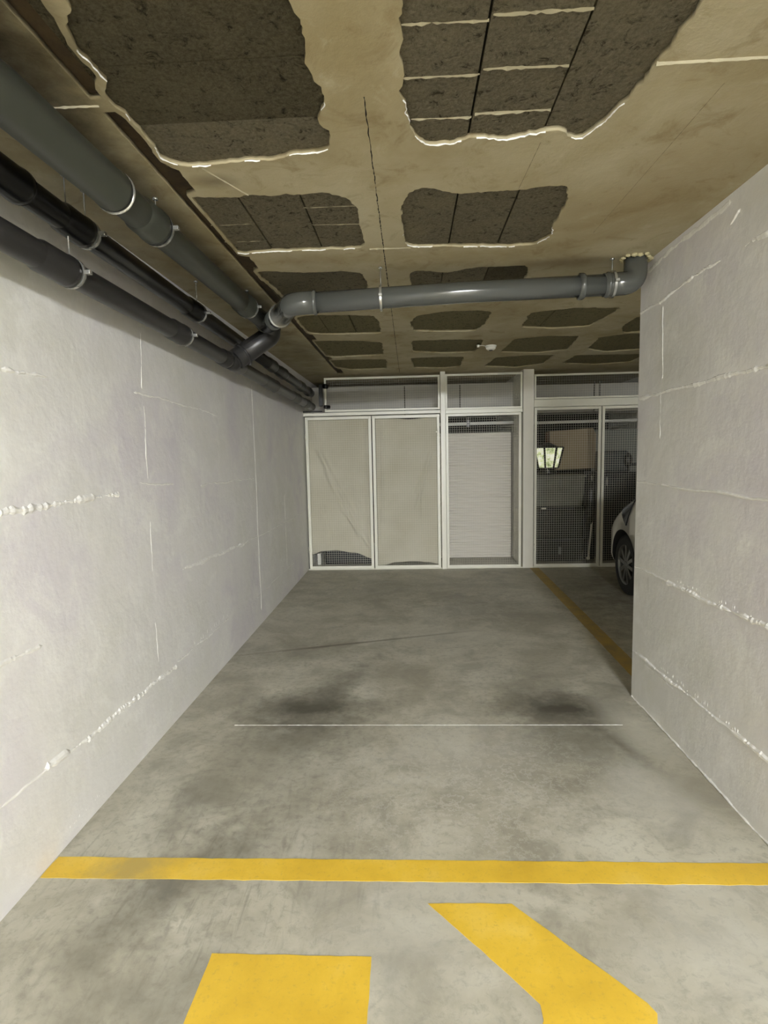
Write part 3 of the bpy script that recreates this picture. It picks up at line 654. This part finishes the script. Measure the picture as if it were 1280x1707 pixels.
# shutter of narrow slats
bm = bmesh.new(); p = .0365; z = .006; prof = []
while z < 1.69:
    prof += [(0, z), (-.009, z+p*.18), (-.011, z+p*.5), (-.009, z+p*.82)]; z += p
prof.append((0, z))
prev = None
for (dy, zz) in prof:
    r = [bm.verts.new((-.2, 7.75+dy, zz)), bm.verts.new((1.368, 7.75+dy, zz))]
    if prev: bm.faces.new((prev[0], prev[1], r[1], r[0]))
    prev = r
box(bm, -.2, 7.752, .006, 1.368, 7.765, z)
ts = tag(obj('slatted_shutter', bm, 'shutter'), 'white horizontally slatted shutter standing behind the middle mesh panel', 'shutter')
# galvanised duct along the back
tD = thing('ventilation_duct', 'pale grey rectangular duct running behind the transoms above all storage cages', 'duct', (0, 7.9, 2.0))
bm = BX(XL+.01, 7.70, 1.965, 1.39, 8.2, 2.375, .004); box(bm, 1.52, 7.70, 1.965, 3.168, 8.2, 2.33, .004); obj('duct_body', bm, 'duct', tD)
for x in (-.06, .68, 2.45, 2.52): obj('duct_seam', BX(x-.007, 7.69, 1.965, x+.007, 7.70, 2.36), 'duct_seam', tD)
t = thing('conduit_pipe', 'thin pale pipe crossing the dark gap above the shutter', 'pipe', (.0, 7.66, 1.84))
obj('pipe', TU([(-.2, 7.66, 1.832), (1.388, 7.66, 1.845)], .022, 14), 'far_wall', t)
obj('bracket', BX(.765, 7.63, 1.80, .80, 7.70, 1.965, .002), 'black', t)
t = thing('conduit_pipe', 'thin pale pipe high up behind the mesh doors right of the pillar', 'pipe', (1.6, 7.66, 1.84))
obj('pipe', TU([(1.52, 7.66, 1.83), (3.168, 7.66, 1.838)], .02, 14), 'far_wall', t)

# things stored on the right
bm = bmesh.new()
CY = 7.62
q = [(1.86, 1.20), (2.44, 1.215), (2.455, 1.66), (2.41, 1.745), (1.845, 1.712)]
poly_prism(bm, q, CY-.02, CY+.26); bmesh.ops.bevel(bm, geom=bm.edges[:], offset=.004, segments=1, affect='EDGES')
tcard = thing('cardboard_box', 'large beige cardboard box on the dark crates behind the right mesh door', 'box', (2.1, CY, 1.2))
obj('carton', bm, 'card', tcard)
obj('flap', BX(1.87, CY-.024, 1.24, 2.43, CY-.020, 1.245), 'card', tcard)
# lantern
tl = thing('lantern', 'lit lantern with pale green panes tapering downwards, beside the cardboard box', 'lantern', (1.74, 7.42, 1.19))
LX, LY, R0, R1, Z0, Z1 = 1.775, 7.40, .135, .20, 1.235, 1.50
S = 8
def lp(k, z, rr=1.0):
    a = (k+.5)/S*2*pi; f = (z-Z0)/(Z1-Z0); r = (R0+(R1-R0)*f)*rr; return Vector((LX+r*cos(a), LY+r*sin(a)*.8, z))
for k in range(S):
    bm = bmesh.new(); v = [bm.verts.new(lp(k, Z0, .96)), bm.verts.new(lp(k+1, Z0, .96)), bm.verts.new(lp(k+1, Z1, .96)), bm.verts.new(lp(k, Z1, .96))]
    f = bm.faces.new(v); bmesh.ops.solidify(bm, geom=[f], thickness=.003)
    obj('pane', bm, 'lantern', tl)
bm = bmesh.new()
for k in range(S): tube(bm, [lp(k, Z0), lp(k, Z1)], .013, 8)
for z_ in (Z0, Z1): tube(bm, [lp(k % S, z_) for k in range(S+1)], .009, 8)
obj('frame', bm, 'black', tl)
bm = bmesh.new(); tube(bm, [(LX, LY, 1.16), (LX, LY, 1.175), (LX, LY, 1.215), (LX, LY, 1.24)], [.11, .12, .09, .11], 18); obj('base', bm, 'black', tl)
bm = bmesh.new(); tube(bm, [(LX, LY, 1.50), (LX, LY, 1.515), (LX, LY, 1.56)], [.19, .12, .03], 8); obj('cap', bm, 'black', tl)
tag(obj('wooden_post', BX(1.795, 7.60, 1.165, 1.838, 7.66, 1.70, .006), 'card_brown'), 'dark brown upright between the lantern and the cardboard box', 'post')
def crate(z0, z1, mat, label, ins, x0=1.60, x1=2.265, y0=7.42):
    t = thing('storage_crate', label, 'crate', (1.95, y0, z0), 'stacked storage crates')
    bm = bmesh.new(); b0 = .03
    pr = [(x0+b0, z0), (x1-b0, z0), (x1, z1-.05), (x0, z1-.05)]
    poly_prism(bm, pr, y0, y0+.42); bmesh.ops.bevel(bm, geom=bm.edges[:], offset=.012, segments=2, affect='EDGES'); obj('tub', bm, mat, t)
    bm = BX(x0-.012, y0-.012, z1-.05, x1+.012, y0+.432, z1-.018, .006); box(bm, x0+.02, y0+.01, z1-.018, x1-.02, y0+.41, z1-.004, .004); obj('lid', bm, mat, t)
    for q in ins: obj(q[0], BX(*q[1], .003), q[2], t)
crate(.012, .322, 'crate_dark', 'lowest dark smoky plastic crate on the cage floor behind the right mesh door', [('tag', (1.93, 7.405, .10, 1.965, 7.418, .20), 'grey_board'), ('handle', (1.72, 7.393, .272, 2.08, 7.408, .294), 'black'), ('rim', (1.60, 7.398, .300, 2.26, 7.408, .308), 'grey_board')])
crate(.322, .735, 'crate_dark', 'middle crate of the stack, black and taller than the one under it', [('clip', (1.70, 7.395, .70, 1.76, 7.408, .72), 'white'), ('rim', (1.60, 7.398, .722, 2.26, 7.408, .730), 'grey_board'), ('handle', (1.78, 7.393, .688, 2.12, 7.41, .716), 'black')])
crate(.735, 1.155, 'crate', 'topmost smoky grey crate of the stack, under the lantern', [('tag', (1.93, 7.405, .98, 1.965, 7.418, 1.08), 'grey_board'), ('clip', (1.72, 7.40, .93, 1.95, 7.41, .935), 'grey_board')])
# folded black umbrella with a pale shaft
tu = thing('garden_umbrella', 'folded black umbrella with pale metal pole leaning by the right mesh door', 'umbrella', (2.30, 7.36, 0))
obj('canopy', TU([(2.315, 7.37, .50), (2.322, 7.375, .62), (2.325, 7.38, .9), (2.33, 7.385, 1.15)], [.03, .055, .06, .02], 14), 'black', tu)
obj('pole', TU([(2.300, 7.36, .05), (2.345, 7.35, .72)], .012, 10), 'white', tu)
bm = bmesh.new(); bmesh.ops.create_uvsphere(bm, u_segments=12, v_segments=8, radius=.024, matrix=Matrix.Translation((2.297, 7.36, .055))); obj('foot_knob', bm, 'white', tu, True)
obj('handle', TU([(2.33, 7.36, 1.02), (2.328, 7.36, 1.13)], .012, 10), 'zinc', tu)
tag(obj('black_board', BX(2.285, 7.5, .012, 2.42, 7.55, 1.18, .01), 'black'), 'narrow black upright board behind the folded umbrella', 'board')
tag(obj('grey_board', BX(2.47, 7.82, .3, 3.12, 7.85, 1.722, .004), 'grey_board'), 'large pale grey board standing behind the far right mesh door', 'board')
t = thing('black_cabinet', 'low black cabinet behind the far right mesh door', 'cabinet', (2.8, 7.6, 0))
obj('body', BX(2.47, 7.42, .012, 3.12, 7.80, 1.16, .008), 'black', t)
obj('door', BX(2.48, 7.405, .04, 2.79, 7.42, 1.13, .004), 'black', t); obj('door', BX(2.80, 7.405, .04, 3.11, 7.42, 1.13, .004), 'black', t)
obj('handle', BX(2.52, 7.39, 1.0, 2.54, 7.405, 1.11, .002), 'zinc', t)
bm = BX(2.49, 7.50, 1.162, 2.845, 7.78, 1.44, .03); t = thing('grey_case', 'grey rounded plastic case on top of the low black cabinet', 'case', (2.66, 7.6, 1.162)); obj('shell', bm, 'grey_box', t)
obj('lid_seam', BX(2.489, 7.497, 1.34, 2.846, 7.5, 1.346), 'black', t)
t = thing('desk_lamp', 'small black lamp with an oval head, on the low black cabinet', 'lamp', (2.82, 7.45, 1.162))
bm = bmesh.new(); bmesh.ops.create_uvsphere(bm, u_segments=18, v_segments=12, radius=1, matrix=Matrix.Translation((2.815, 7.45, 1.315)) @ Matrix.Diagonal((.052, .045, .095, 1))); obj('head', bm, 'black', t, True)
obj('stem', TU([(2.825, 7.45, 1.162), (2.822, 7.45, 1.25)], .014, 10), 'black', t); obj('arm', TU([(2.83, 7.45, 1.262), (3.0, 7.47, 1.268)], .014, 10), 'black', t); obj('base', TU([(2.825, 7.45, 1.161), (2.825, 7.45, 1.172)], .04, 16), 'black', t)
# behind the left cloth hem
tag(obj('white_box', BX(-1.262, 7.40, .0, -1.215, 7.52, .15, .004), 'white'), 'small white upright box glimpsed under the arched cloth hem', 'box')
tag(obj('black_block', BX(-1.16, 7.42, .0, -.52, 7.8, .24, .02), 'black'), 'black block on the cage floor filling the gap behind the arched cloth hem', 'case')  # plain black block fills the gap below the hem

# smoke detector and its little junction
t = thing('smoke_detector', 'round white smoke detector on the far ceiling', 'smoke detector', (.772, 5.444, HC))
obj('base', TU([(.772, 5.444, HC), (.772, 5.444, HC-.012)], .052, 28), 'white', t)
bm = bmesh.new(); tube(bm, [(.772, 5.444, HC-.012), (.772, 5.444, HC-.030), (.772, 5.444, HC-.042)], [.047, .045, .03], 28); obj('sensor_head', bm, 'white', t)
obj('sensor_ring', TU([(.772, 5.444, HC-.042), (.772, 5.444, HC-.046)], .018, 18), 'grey_box', t)
t = thing('cable_nub', 'tiny white cable nub on the ceiling left of the smoke detector', 'cable fitting', (.649, 5.395, HC))
obj('nub', TU([(.649, 5.40, HC), (.649, 5.40, HC-.02)], [.014, .010], 14), 'white', t); obj('cable', TU([(.655, 5.40, HC-.006), (.69, 5.41, HC-.004), (.722, 5.43, HC-.006)], .003, 6), 'white', t)

# ------------------------------------------------------------------ white car in the next bay, nose to the storage
car = thing('car', 'white hatchback parked in the next bay, nose towards the mesh doors', 'car', (2.92, 5, 0))
CX = 2.92
def ztop(y):
    pts = [(2.55, .80), (2.70, 1.00), (3.2, 1.06), (4.6, 1.13), (5.0, 1.14), (5.38, 1.11), (5.77, .94), (5.98, .82), (6.16, .72), (6.30, .62), (6.45, .50)]
    for (a, za), (b, zb) in zip(pts, pts[1:]):
        if y <= b: t = max(0, (y-a)/(b-a)); return za+(zb-za)*t
    return pts[-1][1]
def zbot(y): return .20 + .06*max(0, (y-6.0)/.4)**2 + .08*max(0, (2.8-y)/.3)
def hw(y):
    w = .83
    if y > 5.3: w *= (1-min(.999, (y-5.3)/1.17)**5)**.42
    if y < 3.0: w *= (1-min(.999, (3.0-y)/.47)**3)**.35
    return w
def side_x(y, z):
    a, b = zbot(y), ztop(y); m, h = (a+b)/2, (b-a)/2; s = min(.98, abs(z-m)/h); n_ = 5.0
    return CX-hw(y)*(1-s**n_)**(1/n_)-.0
bm = bmesh.new(); rings = []; NS = 56; NR = 48
for i in range(NS+1):
    y = 2.545+(6.462-2.545)*(.5-.5*cos(pi*i/NS)); a, b = zbot(y), ztop(y); m, h = (a+b)/2, (b-a)/2; r = []
    for k in range(NR):
        th = 2*pi*k/NR; c_, s_ = cos(th), sin(th); n_ = 5.0
        x = hw(y)*math.copysign(abs(c_)**(2/n_), c_); z = h*math.copysign(abs(s_)**(2/n_), s_); r.append(bm.verts.new((CX+x, y, m+z)))
    rings.append(r)
for a, b in zip(rings, rings[1:]):
    for k in range(NR): bm.faces.new((a[k], a[(k+1) % NR], b[(k+1) % NR], b[k])).smooth = True
bm.faces.new(rings[0]); bm.faces.new(list(reversed(rings[-1]))); bmesh.ops.recalc_face_normals(bm, faces=bm.faces)
body = obj('body', bm, ['car_paint', 'rubber'], car)
WY = (5.64, 3.25); WR = .31
cut = bmesh.new()
for y in WY:
    for s in (-1, 1): tube(cut, [(CX+s*.60, y, .31), (CX+s*1.0, y, .31)], .352, 40, mi=0)
bmesh.ops.recalc_face_normals(cut, faces=cut.faces)
cutter = obj('wheel_arch_cutter', cut, 'rubber')
m = body.modifiers.new('arches', 'BOOLEAN'); m.operation = 'DIFFERENCE'; m.object = cutter; m.solver = 'EXACT'
dg = bpy.context.evaluated_depsgraph_get(); dg.update()
nm = bpy.data.meshes.new_from_object(body.evaluated_get(dg)); body.modifiers.clear(); body.data = nm
bpy.data.objects.remove(cutter, do_unlink=True)
for p_ in body.data.polygons:
    c_ = p_.center
    if any(abs(math.hypot(c_.y+5-0-y_, c_.z-.31)) < 0 for y_ in WY): pass
# cabin
bm = bmesh.new(); rr = []
for z_, (ya, yb), w in ((1.0, (2.72, 5.25), .76), (1.10, (2.74, 5.05), .75), (1.40, (2.98, 4.45), .62)):
    q = []
    for k in range(32):
        th = 2*pi*k/32; c_, s_ = cos(th), sin(th); q.append(bm.verts.new((CX+w*math.copysign(abs(c_)**.45, c_), (ya+yb)/2+(yb-ya)/2*math.copysign(abs(s_)**.45, s_), z_)))
    rr.append(q)
for a, b in zip(rr, rr[1:]):
    for k in range(32): bm.faces.new((a[k], a[(k+1) % 32], b[(k+1) % 32], b[k]))
bm.faces.new(rr[-1]); obj('windows', bm, 'car_glass', car)
bm = bmesh.new(); rr = []
for z_, (ya, yb), w in ((1.395, (2.96, 4.47), .635), (1.44, (3.02, 4.38), .60), (1.475, (3.2, 4.15), .50), (1.485, (3.5, 3.9), .3)):
    q = []
    for k in range(32):
        th = 2*pi*k/32; c_, s_ = cos(th), sin(th); q.append(bm.verts.new((CX+w*math.copysign(abs(c_)**.5, c_), (ya+yb)/2+(yb-ya)/2*math.copysign(abs(s_)**.5, s_), z_)))
    rr.append(q)
for a, b in zip(rr, rr[1:]):
    for k in range(32): bm.faces.new((a[k], a[(k+1) % 32], b[(k+1) % 32], b[k])).smooth = True
bm.faces.new(rr[-1]); obj('roof', bm, 'car_paint', car)
# headlights: patches lying on the body surface
poly = [(5.34, 1.12), (5.44, .88), (5.53, .715), (5.62, .78), (5.70, .84), (5.82, .90), (5.80, .95), (5.60, 1.04), (5.40, 1.13)]
from mathutils.geometry import tessellate_polygon
for s in (-1, 1):
    bm = bmesh.new(); g = 26
    def inside(y, z):
        c_ = False
        for i in range(len(poly)):
            (y1, z1), (y2, z2) = poly[i], poly[i-1]
            if (z1 > z) != (z2 > z) and y < (y2-y1)*(z-z1)/(z2-z1)+y1: c_ = not c_
        return c_
    y0, y1, z0, z1 = 5.33, 5.84, .70, 1.13; cache = {}
    def vv(i, j):
        if (i, j) not in cache:
            y = y0+(y1-y0)*i/(g*3); z = min(z0+(z1-z0)*j/(g*2), ztop(y)-.002); x = side_x(y, z)-.006
            cache[i, j] = bm.verts.new((x if s < 0 else 2*CX-x, y, z))
        return cache[i, j]
    for i in range(g*3):
        for j in range(g*2):
            if inside(y0+(y1-y0)*(i+.5)/(g*3), z0+(z1-z0)*(j+.5)/(g*2)):
                try: bm.faces.new((vv(i, j), vv(i+1, j), vv(i+1, j+1), vv(i, j+1))).smooth = True
                except ValueError: pass
    bmesh.ops.recalc_face_normals(bm, faces=bm.faces)
    o = obj('headlight', bm, 'lamp_lens', car); mm = o.modifiers.new('thickness', 'SOLIDIFY'); mm.thickness = .008; mm.offset = 0
    tl_ = obj('tail_lamp', BX(CX+s*.55-.09, 2.56, .78, CX+s*.55+.09, 2.66, .96, .02), 'lamp_lens', car)
    ob = bmesh.new(); bmesh.ops.create_uvsphere(ob, u_segments=14, v_segments=10, radius=1, matrix=Matrix.Translation((CX+s*.90, 4.75, 1.08)) @ Matrix.Diagonal((.10, .05, .06, 1))); obj('wing_mirror', ob, 'car_paint', car, True)
for y in WY:
    for s in (-1, 1):
        xo = CX+s*.80
        prof = [(.0, .20), (.0, .262), (-.012, .292), (-.035, .306), (-.09, .31), (-.145, .306), (-.168, .292), (-.18, .262), (-.18, .20)]
        bm = bmesh.new(); R_ = []
        for (dx, r) in prof: R_.append([bm.verts.new((xo+s*dx, y+r*cos(2*pi*k/44), .31+r*sin(2*pi*k/44))) for k in range(44)])
        for a, b in zip(R_, R_[1:]):
            for k in range(44): bm.faces.new((a[k], a[(k+1) % 44], b[(k+1) % 44], b[k])).smooth = True
        bmesh.ops.recalc_face_normals(bm, faces=bm.faces)
        tyre = obj('wheel', bm, 'rubber', car); tyre['label'] = 'black tyre with alloy rim'
        bm = bmesh.new()
        tube(bm, [(xo-s*.004, y, .31), (xo-s*.0041, y, .31), (xo-s*.03, y, .31), (xo-s*.12, y, .31)], [.208, .198, .19, .18], 40, False)
        for k in range(10):
            a = 2*pi*k/10+.15; d = Vector((0, cos(a), sin(a))); e = Vector((0, -sin(a), cos(a))); c = Vector((xo-s*.012, y, .31))
            for off in (-.008, .008):
                v = []
                for (r, w, dep) in ((.03, .011, .0), (.195, .009, .006)):
                    for ww in (-w, w):
                        for dd in (0, .02): v.append(bm.verts.new(c+d*r+e*(ww+off*(.5+r*4))-Vector((s, 0, 0))*(dep+dd)))
                for q in ((0, 2, 6, 4), (1, 3, 7, 5), (0, 1, 5, 4), (2, 3, 7, 6), (4, 5, 7, 6), (0, 1, 3, 2)): bm.faces.new([v[i] for i in q])
        tube(bm, [(xo-s*.03, y, .31), (xo-s*.006, y, .31), (xo-s*.002, y, .31)], [.035, .035, .02], 18)
        bmesh.ops.recalc_face_normals(bm, faces=bm.faces); obj('rim', bm, 'alloy', tyre)
        bm = bmesh.new(); tube(bm, [(xo-s*.10, y, .31), (xo-s*.11, y, .31)], .17, 30); obj('brake_disc', bm, 'crate_dark', tyre)

# ------------------------------------------------------------------ lane lamp behind the camera, and two added to flatten falloff
for i, (lx, ly, k) in enumerate(LAMPS):
    t = thing('main_and_fill_batten', ['white twin tube batten lamp on the ceiling nearest the bay', 'added white twin tube batten over the middle of the lane, evening out the light', 'added white twin tube batten at the back of the lane, strengthened to flatten falloff'][i], 'lamp', (lx, ly, HC), 'lane lamps')
    obj('housing', BX(lx-.62, ly-.04, HC-.035, lx+.62, ly+.04, HC, .004), 'white', t)
    for dy in (-.06, .06): obj('tube', TU([(lx-.59, ly+dy, HC-.07), (lx+.59, ly+dy, HC-.07)], .014, 12), 'tube%d' % i, t)
    for s in (-1, 1): obj('end_cap', BX(lx+s*.6-.012, ly-.08, HC-.09, lx+s*.6+.012, ly+.08, HC-.03, .003), 'white', t)
